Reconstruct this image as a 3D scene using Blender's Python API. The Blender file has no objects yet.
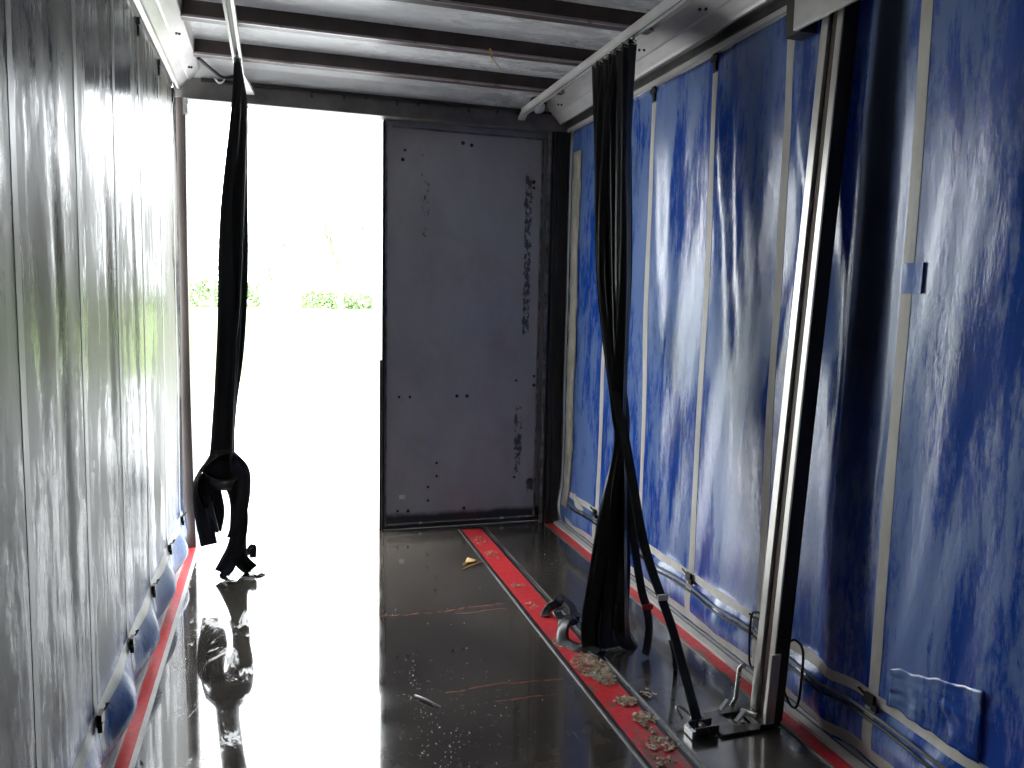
import bpy, bmesh, math, random
from mathutils import Vector, Matrix, noise
S = bpy.context.scene
C = S.collection
PI = math.pi

# ------------------------------------------------------------------ camera
def make_camera():
    f, yaw, pitch, roll, cx, cz = 771.588, .299685, -.1075353, .021405, -.691466, 1.623549
    fwd = Vector((math.sin(yaw)*math.cos(pitch), math.cos(yaw)*math.cos(pitch), math.sin(pitch)))
    rt = Vector((math.cos(yaw), -math.sin(yaw), 0)); up = rt.cross(fwd)
    r = rt*math.cos(roll)+up*math.sin(roll); u = -rt*math.sin(roll)+up*math.cos(roll)
    cd = bpy.data.cameras.new('camera'); cd.sensor_width = 36; cd.lens = 36*f/1024; cd.clip_start = .05; cd.clip_end = 600
    co = bpy.data.objects.new('camera', cd); C.objects.link(co)
    m = Matrix.Identity(4)
    for i in range(3):
        m[i][0] = r[i]; m[i][1] = u[i]; m[i][2] = -fwd[i]
    m[0][3], m[1][3], m[2][3] = cx, 0, cz
    co.matrix_world = m
    S.camera = co
make_camera()

# ------------------------------------------------------------------ sky and exposure
w = bpy.data.worlds.new('overcast_sky'); S.world = w; w.use_nodes = True
nt = w.node_tree; nt.nodes.clear()
out = nt.nodes.new('ShaderNodeOutputWorld'); bg = nt.nodes.new('ShaderNodeBackground')
bg.inputs[0].default_value = (.93, .97, 1, 1); bg.inputs[1].default_value = SKY_STRENGTH = 12.0
nt.links.new(bg.outputs[0], out.inputs[0])
S.view_settings.view_transform = 'Standard'; S.view_settings.look = 'None'
S.view_settings.exposure = 0.0; S.view_settings.gamma = 1; S.view_settings.use_curve_mapping = False
S.cycles.use_denoising = True
S.cycles.max_bounces = 10; S.cycles.diffuse_bounces = 6; S.cycles.glossy_bounces = 5
S.cycles.sample_clamp_indirect = 12

# ------------------------------------------------------------------ material tools
class NB:
    def __init__(s, name):
        m = bpy.data.materials.new(name); m.use_nodes = True
        s.m = m; s.t = m.node_tree; s.t.nodes.clear()
        s.o = s.t.nodes.new('ShaderNodeOutputMaterial')
        s.b = s.t.nodes.new('ShaderNodeBsdfPrincipled')
        s.l(s.b.outputs[0], s.o.inputs[0])
        s.tc = s.t.nodes.new('ShaderNodeNewGeometry').outputs['Position']
    def l(s, a, b): s.t.links.new(a, b)
    def n(s, k, **kw):
        x = s.t.nodes.new(k)
        for a, v in kw.items(): setattr(x, a, v)
        return x
    def setin(s, node, key, v):
        if hasattr(v, 'is_output') or isinstance(v, bpy.types.NodeSocket): s.l(v, node.inputs[key])
        elif isinstance(v, (tuple, list)) and len(v) == 3 and node.inputs[key].type == 'RGBA': node.inputs[key].default_value = (*v, 1)
        else: node.inputs[key].default_value = v
    def noise(s, scale=(1,1,1), sc=5, detail=5, rough=.6, dist=0, off=(0,0,0)):
        mp = s.n('ShaderNodeMapping'); s.l(s.tc, mp.inputs[0]); mp.inputs['Scale'].default_value = scale; mp.inputs['Location'].default_value = off
        t = s.n('ShaderNodeTexNoise'); s.l(mp.outputs[0], t.inputs['Vector'])
        t.inputs['Scale'].default_value = sc; t.inputs['Detail'].default_value = detail
        t.inputs['Roughness'].default_value = rough; t.inputs['Distortion'].default_value = dist
        return t.outputs[0]
    def ramp(s, v, a, b, x=0., y=1.):
        r = s.n('ShaderNodeMapRange'); s.l(v, r.inputs[0]) if not isinstance(v, float) else None
        for i, q in zip((1,2,3,4), (a,b,x,y)): r.inputs[i].default_value = q
        return r.outputs[0]
    def mix(s, f, a, b):
        m = s.n('ShaderNodeMix', data_type='RGBA'); s.setin(m, 0, f)
        for i, q in ((6,a),(7,b)):
            if isinstance(q, tuple): m.inputs[i].default_value = (*q[:3], 1)
            else: s.l(q, m.inputs[i])
        return m.outputs[2]
    def math(s, op, a, b=0.):
        m = s.n('ShaderNodeMath', operation=op); s.setin(m, 0, a); s.setin(m, 1, b); return m.outputs[0]
    def xyz(s):
        x = s.n('ShaderNodeSeparateXYZ'); s.l(s.tc, x.inputs[0]); return x.outputs
    def bump(s, h, strength=.3, dist=.01):
        b = s.n('ShaderNodeBump'); s.l(h, b.inputs['Height']); b.inputs['Strength'].default_value = strength; b.inputs['Distance'].default_value = dist
        s.l(b.outputs[0], s.b.inputs['Normal']); return b.outputs[0]
    def set(s, **kw):
        for k, v in kw.items(): s.setin(s.b, {'col':'Base Color','rough':'Roughness','metal':'Metallic','spec':'Specular IOR Level','ior':'IOR','coat':'Coat Weight','crough':'Coat Roughness'}[k], v)
        return s

def simple(name, c1, c2, rough=.5, metal=0., sc=12, scale=(1,1,1), bump=.1, a=.35, b=.65, rvar=.1, spec=.5):
    n = NB(name); t = n.noise(scale, sc)
    n.set(col=n.mix(n.ramp(t, a, b), c1, c2), rough=n.ramp(t, 0, 1, max(.02, rough-rvar), rough+rvar), metal=metal, spec=spec)
    if bump: n.bump(n.noise(scale, sc*4, 3), bump, .004)
    return n.m

def mat_floor():
    n = NB('wet_phenolic_plywood')
    x, y, z = n.xyz()
    t1 = n.noise((1,1,1), 1.6, 6, .6, .4); t2 = n.noise((1,.35,1), 14, 6, .7); t3 = n.noise((1,1,1), 60, 3)
    col = n.mix(n.ramp(t1, .38, .62), (.044,.038,.031), (.088,.076,.062))
    col = n.mix(n.ramp(t2, .60, .72), col, (.10,.084,.068))
    # pale scuffs and crumbs, mainly along the wheel line
    band = n.math('MULTIPLY', n.ramp(x, -.35, -.12), n.ramp(x, .30, -.05))
    near = n.ramp(y, 4.0, 2.6)
    sp = n.ramp(n.noise((1,1,1), 34, 7, .72), .62, .66)
    sp2 = n.math('MULTIPLY', n.math('MULTIPLY', sp, band), n.math('MULTIPLY', near, .6))
    col = n.mix(sp2, col, (.55,.53,.5))
    # reddish scrapes across the boards
    def scrape(yy, wv, x0, x1, off):
        wob = n.math('MULTIPLY', n.math('SUBTRACT', n.noise((1,.2,1), 3, 3, .5, 0, off), .5), .12)
        d = n.math('ABSOLUTE', n.math('SUBTRACT', n.math('ADD', y, wob), yy))
        a = n.ramp(d, wv, wv*.3)
        a = n.math('MULTIPLY', a, n.math('MULTIPLY', n.ramp(x, x0, x0+.05), n.ramp(x, x1, x1-.08)))
        return n.math('MULTIPLY', a, n.ramp(n.noise((1,3,1), 20, 5, .7, 0, off), .44, .56))
    for a in ((3.82,.016,-.25,.50,(1,0,0)), (3.76,.010,.15,.50,(4,0,0)), (2.98,.010,-.05,.50,(7,0,0)), (2.86,.007,.1,.45,(9,2,0))):
        col = n.mix(n.math('MULTIPLY', scrape(*a), .95), col, (.30,.11,.07))
    # board joints running down the truck
    j = None
    for gx in (-.66, -.505):
        a = n.ramp(n.math('ABSOLUTE', n.math('SUBTRACT', x, gx)), .006, .002)
        j = a if j is None else n.math('MAXIMUM', j, a)
        col = n.mix(n.math('MULTIPLY', j, .8), col, (.012,.010,.009))
    n.l(col, n.b.inputs['Base Color'])
    # dry patches lose the mirror of the water
    dry = n.ramp(n.noise((2.2,1,1), 3.2, 6, .75, .8), .56, .62)
    dryL = n.math('MULTIPLY', dry, n.ramp(x, -.62, -.80))
    rough = n.ramp(n.noise((1,1,1), 4.5, 5, .6), .35, .7, .035, .12)
    rough = n.math('ADD', rough, n.math('MULTIPLY', dryL, .35))
    right = n.ramp(x, .1, .55)
    rough = n.math('ADD', rough, n.math('MULTIPLY', right, .10))
    rough = n.math('ADD', rough, n.math('MULTIPLY', j, .3))
    n.l(rough, n.b.inputs['Roughness'])
    h = n.math('ADD', n.math('MULTIPLY', t3, .15), n.math('MULTIPLY', t2, .5))
    h = n.math('SUBTRACT', h, n.math('MULTIPLY', j, .8))
    n.bump(h, .07, .004)
    n.set(ior=1.6, coat=n.ramp(x, 0., .6, 1., .25), crough=n.ramp(dryL, 0, 1, .03, .4))
    return n.m

def mat_curtain(name, deep, pale, dirt, seed, trans, rlow, rhigh, tmix, palemax=.85, fold_shadow=False, ior=1.5):
    n = NB(name)
    x, y, z = n.xyz()
    s = (1.0, 1.0, .16)
    a = n.noise(s, 9, 8, .72, .6, (seed,seed,0)); b = n.noise((1,1,.5), 1.7, 5, .6, .5, (seed*2,0,3)); c = n.noise((1,1,.22), 46, 7, .8, .3, (seed,4,0))
    m = n.math('ADD', n.math('MULTIPLY', a, .62), n.math('ADD', n.math('MULTIPLY', b, .62), n.math('MULTIPLY', c, .40)))
    wet = n.ramp(m, .765, .855)                       # condensation film; drips leave clear streaks
    col = n.mix(n.math('MULTIPLY', wet, palemax), deep, pale)
    dm = n.ramp(n.noise((1,1,.4), 2.4, 7, .7, .3, (9+seed,2,0)), .55, .72)
    col = n.mix(n.math('MULTIPLY', dm, .7), col, dirt)
    if fold_shadow:      # shadow painted as a dark band down the deep fold
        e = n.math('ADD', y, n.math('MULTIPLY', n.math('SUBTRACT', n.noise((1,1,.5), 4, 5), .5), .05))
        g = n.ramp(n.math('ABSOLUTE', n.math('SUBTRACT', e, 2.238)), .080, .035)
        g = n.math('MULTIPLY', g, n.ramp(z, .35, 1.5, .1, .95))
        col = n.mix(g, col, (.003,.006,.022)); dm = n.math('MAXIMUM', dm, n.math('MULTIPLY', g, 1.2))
    else:          # the skirt below the hooks is cleaner, so its blue shows
        col = n.mix(n.ramp(n.math('ADD', z, n.math('MULTIPLY', b, .5)), .75, .35), col, (.02,.10,.36))
    n.l(col, n.b.inputs['Base Color'])
    r = n.ramp(wet, 0, 1, rlow, rhigh)
    if fold_shadow: r = n.math('ADD', r, n.math('MULTIPLY', g, .45))
    n.l(r, n.b.inputs['Roughness'])
    h = n.math('ADD', n.math('MULTIPLY', n.noise((1,1,.35), 16, 4), .8), n.math('MULTIPLY', c, .25))
    nb = n.bump(h, .22, .012)
    n.set(ior=ior, spec=n.math('SUBTRACT', .5, n.math('MULTIPLY', g, .35)) if fold_shadow else .22)
    tr = n.n('ShaderNodeBsdfTranslucent'); n.l(n.mix(n.math('MULTIPLY', dm, .8), trans, tuple(q*.15 for q in trans)), tr.inputs[0])
    ms = n.n('ShaderNodeMixShader'); ms.inputs[0].default_value = tmix
    n.l(n.b.outputs[0], ms.inputs[1]); n.l(tr.outputs[0], ms.inputs[2]); n.l(ms.outputs[0], n.o.inputs[0])
    return n.m

def mat_door():
    n = NB('stained_grey_door_panel')
    x, y, z = n.xyz()
    t = n.noise((1,1,.5), 2.2, 6, .65, .3)
    col = n.mix(n.ramp(t, .35, .68), (.40,.395,.39), (.52,.515,.51))
    col = n.mix(n.math('MULTIPLY', n.ramp(n.noise((1,1,1), 3, 4, .6, 0, (5,0,2)), .55, .75), .35), col, (.36,.22,.18))
    def blot(x0, w_, z0, z1, sc, th, off):
        k = n.ramp(n.math('ABSOLUTE', n.math('SUBTRACT', x, x0)), w_, w_*.2)
        k = n.math('MULTIPLY', k, n.math('MULTIPLY', n.ramp(z, z0, z0+.15), n.ramp(z, z1, z1-.15)))
        v = n.math('MULTIPLY', n.noise((1,1,.6), sc, 6, .75, 0, off), k)
        return n.ramp(v, th, th+.05)
    for a in ((1.04,.09,1.25,2.65,30,.46,(0,0,0)), (1.00,.09,.2,1.0,28,.47,(3,0,1)), (.30,.10,1.9,2.75,26,.56,(6,0,0)), (.5,.5,2.62,2.9,12,.5,(1,0,7)), (1.1,.08,.1,.45,20,.40,(2,0,2))):
        col = n.mix(n.math('MULTIPLY', blot(*a), .85), col, (.018,.018,.02))
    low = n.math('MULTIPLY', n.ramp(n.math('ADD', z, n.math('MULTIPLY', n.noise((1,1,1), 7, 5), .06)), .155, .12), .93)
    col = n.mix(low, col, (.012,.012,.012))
    n.l(col, n.b.inputs['Base Color']); n.set(rough=.42, metal=.0)
    n.bump(n.noise((1,1,1), 40, 4), .15, .003)
    return n.m

def mat_roof():
    n = NB('grimy_shaded_translucent_roof')
    t = n.noise((1,2.2,1), 2.0, 7, .68, .5); s = n.noise((1,3,1), 22, 5, .75)
    col = n.mix(n.ramp(t, .42, .62), (.78,.78,.78), (.60,.60,.60))
    x, y, z = n.xyz()
    side = n.math('MULTIPLY', n.ramp(x, -.45, .9), n.ramp(n.noise((1,2.5,1), 5, 7, .72), .30, .55))  # light falloff painted in along with grime, darker towards the right
    col = n.mix(n.math('MULTIPLY', side, .85), col, (.17,.165,.16))
    col = n.mix(n.ramp(s, .66, .72), col, (.66,.66,.66))
    n.l(col, n.b.inputs['Base Color']); n.set(rough=n.ramp(t, .3, .7, .18, .4))
    n.bump(s, .1, .004)
    tr = n.n('ShaderNodeBsdfTranslucent'); tr.inputs[0].default_value = (.34,.34,.34,1)
    ms = n.n('ShaderNodeMixShader'); ms.inputs[0].default_value = .24
    n.l(n.b.outputs[0], ms.inputs[1]); n.l(tr.outputs[0], ms.inputs[2]); n.l(ms.outputs[0], n.o.inputs[0])
    return n.m

def mat_red(name, wear=.6):
    n = NB(name)
    t = n.noise((1,.5,1), 11, 8, .75, .3); u = n.noise((1,1,1), 40, 4)
    x, y, z = n.xyz()
    near = n.ramp(y, 4.6, 2.4, wear+.0, wear-.09)
    col = n.mix(n.ramp(u, .3, .7), (.58,.022,.030), (.74,.055,.055))
    v = n.math('SUBTRACT', t, near)
    col = n.mix(n.math('MULTIPLY', n.ramp(v, 0, .05), .8), col, (.16,.12,.09))
    n.l(col, n.b.inputs['Base Color']); n.set(rough=.38)
    n.bump(t, .2, .003)
    return n.m

M = {}
M['floor'] = mat_floor()
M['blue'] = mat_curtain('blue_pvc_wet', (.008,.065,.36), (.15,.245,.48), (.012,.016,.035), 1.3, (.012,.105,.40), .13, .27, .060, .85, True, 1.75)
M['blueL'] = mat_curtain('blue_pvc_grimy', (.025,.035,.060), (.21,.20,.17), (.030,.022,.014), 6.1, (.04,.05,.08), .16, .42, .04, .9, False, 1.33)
M['web'] = simple('grey_beige_webbing', (.48,.46,.41), (.64,.62,.57), .55, 0, 9, (1,1,.4), .15)
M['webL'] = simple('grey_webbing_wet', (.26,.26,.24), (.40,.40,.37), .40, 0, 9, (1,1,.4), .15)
M['beige'] = simple('torn_beige_backing', (.33,.31,.25), (.52,.49,.41), .75, 0, 10, (1,1,.7), .5)
M['bluepatch'] = simple('bright_blue_patch', (.02,.09,.42), (.05,.16,.52), .3, 0, 8, (1,1,1), .4)
M['alu'] = simple('dull_aluminium', (.46,.45,.43), (.62,.61,.59), .38, .35, 6, (1,.3,1), .1)
M['cant'] = simple('weathered_light_grey_rail', (.48,.45,.43), (.72,.70,.68), .42, .2, 5, (1,.35,1), .15)
M['groove'] = simple('dark_rail_groove', (.03,.03,.03), (.07,.065,.06), .5)
M['beam'] = simple('brown_painted_beam', (.045,.030,.028), (.075,.052,.048), .45, 0, 8)
M['lip'] = simple('lit_beam_lip', (.30,.25,.25), (.45,.40,.39), .3, .2, 8)  # pale tone paints in the doorway light caught by the flange
M['header'] = simple('dark_grey_header', (.12,.112,.105), (.20,.19,.18), .4, 0, 6)
M['post'] = simple('brown_grey_post', (.035,.027,.024), (.07,.055,.048), .42, .1, 5, (1,1,.3))
M['postdark'] = simple('dark_post', (.018,.017,.016), (.045,.042,.04), .4, .1, 5, (1,1,.3))  # even dark tone for posts; also paints the pillar's shaded face
M['galv'] = simple('galvanised_pillar', (.42,.40,.37), (.62,.60,.56), .33, .55, 7, (1,1,.25))
M['rust'] = simple('rusty_recess', (.035,.018,.012), (.10,.055,.04), .6, 0, 9, (1,1,.2))
M['steel'] = simple('worn_steel_plate', (.05,.048,.045), (.14,.13,.12), .3, .6, 20)
M['brightsteel'] = simple('bright_worn_steel', (.5,.5,.5), (.75,.75,.74), .25, .7, 20)
M['door'] = mat_door(); M['roof'] = mat_roof()
M['rubber'] = simple('black_rubber', (.010,.010,.010), (.022,.022,.022), .4, 0, 20)
M['strap'] = simple('black_webbing_strap', (.006,.006,.007), (.014,.014,.016), .38, 0, 30, (1,1,.2), .25)
M['red'] = mat_red('worn_red_paint', .62); M['redC'] = mat_red('scuffed_red_paint', .60)
M['redtag'] = simple('red_tag', (.5,.03,.03), (.6,.06,.05), .5)
M['white'] = simple('white_tag', (.7,.7,.68), (.85,.85,.83), .5)
M['sill'] = simple('white_grey_sill', (.48,.47,.44), (.70,.69,.66), .5, .1, 8, (1,.3,1), .15)
M['edge'] = simple('scraped_steel_edging', (.10,.10,.095), (.33,.32,.30), .35, .4, 14, (1,.3,1))
M['litter'] = simple('dry_leaf_litter', (.28,.20,.11), (.62,.54,.40), .8, 0, 40)
M['straw'] = simple('dry_straw', (.55,.33,.10), (.75,.5,.2), .7, 0, 20)
M['hook'] = simple('black_curtain_hook', (.012,.012,.012), (.03,.03,.03), .35, .4)
M['bulk'] = simple('grimy_bulkhead_panel', (.06,.06,.062), (.12,.12,.12), .6, 0, 3)
M['ground'] = simple('wet_pale_concrete', (.42,.42,.41), (.58,.58,.57), .5, 0, .6, (1,1,1), .0)
M['grass'] = simple('overcast_lawn', (.16,.22,.08), (.24,.30,.13), .9, 0, .5, (1,1,1), .0)
M['hedge'] = simple('hedge_leaves', (.22,.33,.15), (.34,.45,.25), .9, 0, 2, (1,1,1), .0)
M['wood'] = simple('winter_woodland', (.06,.05,.03), (.13,.11,.065), .9, 0, 1, (1,1,1), .0)
M['bark'] = simple('bare_twigs', (.20,.18,.15), (.26,.24,.20), .9, 0, 5, (1,1,1), .0)

# ------------------------------------------------------------------ mesh tools
def link(name, verts, faces, mat, parent=None, smooth=False, mats=None, fm=None):
    me = bpy.data.meshes.new(name); me.from_pydata([tuple(v) for v in verts], [], faces)
    bm = bmesh.new(); bm.from_mesh(me); bmesh.ops.recalc_face_normals(bm, faces=bm.faces); bm.to_mesh(me); bm.free()
    for k in (mats or [mat]): me.materials.append(M[k])
    if fm: 
        for p, i in zip(me.polygons, fm): p.material_index = i
    if smooth:
        for p in me.polygons: p.use_smooth = True
    o = bpy.data.objects.new(name, me); C.objects.link(o)
    if parent is not None:
        o.parent = parent; q = parent; off = Vector((0,0,0))
        while q is not None: off += q.location; q = q.parent
        o.location = -off                                          # verts are given in world space
    return o
class MB:
    def __init__(s): s.v = []; s.f = []
    def box(s, x0, x1, y0, y1, z0, z1):
        b = len(s.v)
        s.v += [(x,y,z) for z in (z0,z1) for y in (y0,y1) for x in (x0,x1)]
        s.f += [tuple(b+i for i in q) for q in ((0,1,3,2),(4,6,7,5),(0,4,5,1),(2,3,7,6),(0,2,6,4),(1,5,7,3))]
        return s
    def prism(s, prof, y0, y1, fn=None):        # profile in x,z extruded along y
        b = len(s.v); n = len(prof)
        for y in (y0, y1): s.v += [(x, y, z) for x, z in prof]
        for i in range(n): s.f.append((b+i, b+(i+1)%n, b+n+(i+1)%n, b+n+i))
        s.f += [tuple(b+i for i in range(n)), tuple(b+n+i for i in range(n))]
        return s
    def bar(s, a, b_, w, t, up=Vector((0,0,1))):   # rectangular bar
        a = Vector(a); b_ = Vector(b_); d = (b_-a).normalized(); r = d.cross(up)
        if r.length < 1e-3: r = d.cross(Vector((1,0,0)))
        r.normalize(); u = r.cross(d); k = len(s.v)
        for p in (a, b_):
            for i, j in ((-1,-1),(1,-1),(1,1),(-1,1)): s.v.append(tuple(p+r*w/2*i+u*t/2*j))
        s.f += [tuple(k+i for i in q) for q in ((0,1,2,3),(4,5,6,7),(0,1,5,4),(1,2,6,5),(2,3,7,6),(3,0,4,7))]
        return s
    def tube(s, pts, r, n=8, taper=None):
        pts = [Vector(p) for p in pts]; k = len(s.v); m = len(pts); prev = None
        for i, p in enumerate(pts):
            d = (pts[min(i+1,m-1)]-pts[max(i-1,0)]).normalized()
            a = d.cross(Vector((0,0,1)) if abs(d.z) < .9 else Vector((1,0,0))) if prev is None else (prev - d*prev.dot(d))
            a.normalize(); prev = a; b = d.cross(a)
            rr = r if taper is None else r+(taper-r)*i/(m-1)
            for j in range(n):
                t = 2*PI*j/n; s.v.append(tuple(p+a*rr*math.cos(t)+b*rr*math.sin(t)))
        for i in range(m-1):
            for j in range(n): s.f.append((k+i*n+j, k+i*n+(j+1)%n, k+(i+1)*n+(j+1)%n, k+(i+1)*n+j))
        s.f += [tuple(k+j for j in range(n)), tuple(k+(m-1)*n+j for j in range(n))]
        return s
    def build(s, name, mat, parent=None, smooth=False): return link(name, s.v, s.f, mat, parent, smooth)
def bevel(o, w=.003, seg=2):
    m = o.modifiers.new('bevel', 'BEVEL'); m.width = w; m.segments = seg; m.limit_method = 'ANGLE'; return o
def tag(o, label, cat, group=None, kind=None):
    o['label'] = label; o['category'] = cat
    if group: o['group'] = group
    if kind: o['kind'] = kind
    return o
def thing(name, loc, label, cat, group=None):
    o = bpy.data.objects.new(name, None); o.empty_display_size = .1; C.objects.link(o); o.location = loc
    return tag(o, label, cat, group)
def struct(o): o['kind'] = 'structure'; return o
def spline(pts, n=6):
    pts = [Vector(p) for p in pts]; P = [pts[0]]+pts+[pts[-1]]; o = []
    for i in range(1, len(P)-2):
        a, b, c, d = P[i-1:i+3]
        for k in range(n):
            t = k/n
            o.append(.5*((2*b)+(c-a)*t+(2*a-5*b+4*c-d)*t*t+(3*b-a-3*c+d)*t**3))
    o.append(pts[-1]); return o
def ribbon(name, pts, width, mat, parent=None, thick=.003, angs=(0,), n=6, cup=.0, base=(1,0,0), taper=None):
    """A woven strap: thin closed band along a smooth path; angs = turns of its face about the path."""
    P = spline(pts, n); v = []; f = []; m = len(P); prev = None
    cols = 5
    for i, p in enumerate(P):
        d = (P[min(i+1,m-1)]-P[max(i-1,0)]).normalized()
        if prev is None: prev = Vector(base)
        a = prev - d*prev.dot(d)
        if a.length < 1e-4: a = d.orthogonal()
        a.normalize(); prev = a.copy()
        u = i/(m-1)*(len(angs)-1); k = min(int(u), len(angs)-2) if len(angs) > 1 else 0
        ang = angs[0] if len(angs) == 1 else angs[k]+(angs[k+1]-angs[k])*(u-k)
        a = Matrix.Rotation(ang, 3, d) @ a; nn = d.cross(a)
        wd = width if taper is None else width*min(1, taper+(1-taper)*i/(m*.35))
        for side in (1, -1):
            for j in range(cols):
                s_ = j/(cols-1)*2-1
                v.append(tuple(p+a*s_*wd/2+nn*(side*thick/2+cup*(s_*s_-.5))))
    R_ = 2*cols
    for i in range(m-1):
        b = i*R_
        for j in range(cols-1):
            f.append((b+j, b+j+1, b+R_+j+1, b+R_+j)); f.append((b+cols+j+1, b+cols+j, b+R_+cols+j, b+R_+cols+j+1))
        f.append((b, b+R_, b+R_+cols, b+cols)); e = cols-1
        f.append((b+e, b+cols+e, b+R_+cols+e, b+R_+e))
    for b in (0, (m-1)*R_): f.append(tuple(b+j for j in range(cols))+tuple(b+cols+j for j in reversed(range(cols))))
    return link(name, v, f, mat, parent, True)
def nz(x, y, z=0.): return noise.noise(Vector((x, y, z)))

# ------------------------------------------------------------------ floor, roof, frame
Y0, YE = -2.4, 5.22
o = MB().box(-1.27, 1.27, Y0, 5.325, -.06, 0).build('floor', 'floor'); struct(o)
rp = [(Y0,3.045),(4.90,3.045),(5.02,3.03),(5.12,2.99),(5.20,2.925),(5.215,2.925),(5.215,3.06),(Y0,3.06)]
m = MB(); k = len(rp); m.v = [(x,y,z) for x in (-1.34,1.36) for y,z in rp]
m.f = [(i,(i+1)%k,k+(i+1)%k,k+i) for i in range(k)]+[tuple(range(k)),tuple(range(k,2*k))]
o = m.build('ceiling', 'roof'); struct(o)
o = MB().box(-1.40, 1.40, Y0-.05, Y0, -.06, 3.06).build('wall_front', 'bulk'); struct(o)

# rear header and posts
hd = MB().prism([(-1.26,2.80),(1.34,2.80),(1.34,3.06),(-1.26,3.06)], 5.20, 5.34).build('trim_1', 'header'); struct(hd); bevel(hd, .006)
hb = MB(); 
for k in range(9):
    x = -.45+.17*k+(.03 if k % 2 else 0); hb.box(x-.006, x+.006, 5.193, 5.201, 2.87+.012*(k%3), 2.90+.012*(k%3))
hb.build('header_fixings', 'postdark', hd)
MB().box(-1.1, 1.16, 5.185, 5.20, 2.905, 2.925).build('header_flange', 'postdark', hd)
pl = MB()
N = 26
for i in range(N):      # slightly bowed left rear post
    z0 = 2.80*i/N; z1 = 2.80*(i+1)/N
    b0 = -.012*math.sin(PI*z0/2.8); b1 = -.012*math.sin(PI*z1/2.8); k = len(pl.v)
    for z, b in ((z0,b0),(z1,b1)):
        pl.v += [(-1.245+b,5.20,z),(-1.19+b,5.20,z),(-1.19+b,5.33,z),(-1.245+b,5.33,z)]
    pl.f += [tuple(k+q for q in t) for t in ((0,1,5,4),(1,2,6,5),(2,3,7,6),(3,0,4,7))]
pl.f += [(0,1,2,3), tuple(len(pl.v)-4+q for q in range(4))]
pL = pl.build('trim_2', 'post'); struct(pL)
MB().box(-1.262, -1.246, 5.21, 5.32, .02, 2.80).build('post_seal', 'rubber', pL)
MB().box(-1.205, -1.175, 5.186, 5.20, 2.70, 2.80).build('post_bracket', 'brightsteel', pL)
pR = MB().prism([(1.195,0),(1.36,0),(1.36,2.80),(1.195,2.80)], 5.20, 5.33).build('trim_3', 'postdark'); struct(pR)
MB().box(1.345, 1.42, 5.04, 5.33, -.02, 2.84).build('light_leak_block', 'postdark', pR)  # added box outside the curtain, blocks daylight leaking past the post
MB().box(1.160, 1.180, 5.235, 5.26, .0, 2.80).build('post_rib', 'edge', pR)
MB().box(1.180, 1.195, 5.225, 5.33, .0, 2.80).build('post_seal', 'rubber', pR)
MB().box(1.225, 1.236, 5.190, 5.20, .05, 2.78).build('post_rib', 'postdark', pR)
sill = MB().box(-1.20, 1.20, 5.32, 5.42, -.09, .0).build('trim_4', 'sill'); struct(sill)

# closed rear door
d = MB().box(.02, 1.18, 5.30, 5.34, .004, 2.80).build('door_1', 'door'); struct(d)
MB().box(.040, 1.16, 5.292, 5.30, .034, .046).build('bottom_bead', 'brightsteel', d)
MB().box(.075, 1.15, 5.290, 5.30, 2.752, 2.764).build('top_bead', 'edge', d)
MB().box(.010, .026, 5.285, 5.345, .0, 2.79).build('edge_seal', 'rubber', d)
MB().box(.030, .042, 5.288, 5.30, .03, 2.78).build('edge_bead', 'edge', d)
MB().box(1.128, 1.142, 5.286, 5.30, .05, 2.76).build('edge_bead', 'edge', d)
MB().box(-.004, .010, 5.30, 5.33, .0, 1.2).build('edge_seal', 'rubber', d)
o = MB().box(.134, .174, 5.297, 5.30, .218, .248).build('sticker', 'white', d); o['label'] = 'small pale rectangular sticker'
for x, z in [(.129,.943),(.205,.942),(.54,.944),(.613,.943),(.976,1.05),(1.113,1.081),(1.114,1.015),(.399,.467),(.40,.372),(.338,.296),(.339,.198),(.977,.338),(.603,.127),(1.097,.313),(.197,.13),(.123,.134),(1.078,2.421),(1.077,2.462),(.16,2.613),(.558,2.69),(.62,2.68),(.145,2.55)]:
    r = .010 if (x*97) % 1 > .5 else .013
    m = MB(); m.tube([(x,5.3005,z),(x,5.294,z),(x,5.292,z)], r, 10, r*.7); m.build('rivet', 'rubber', d)

# roof beams
for k, y in enumerate([4.83-.61*q for q in range(12)]):
    nm = ['nearest the rear door','second from the rear door','third from the rear door','fourth from the rear door','fifth from the rear door'][k] if k < 5 else 'overhead behind the camera, number %d from the door' % (k+1)
    t = thing('roof_beam', (0, y, 2.96), 'dark brown roof beam with pale lower lip, '+nm, 'beam', 'roof beams')
    MB().prism([(-1.13,2.965),(1.13,2.965),(1.13,3.044),(-1.13,3.044)], y, y+.045).build('beam_web', 'beam', t)
    MB().box(-1.13, 1.13, y-.012, y+.045, 2.958, 2.965).build('beam_flange', 'beam', t)
    MB().box(-1.13, 1.13, y-.022, y-.012, 2.956, 2.968).build('beam_lip', 'lip', t)

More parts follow.
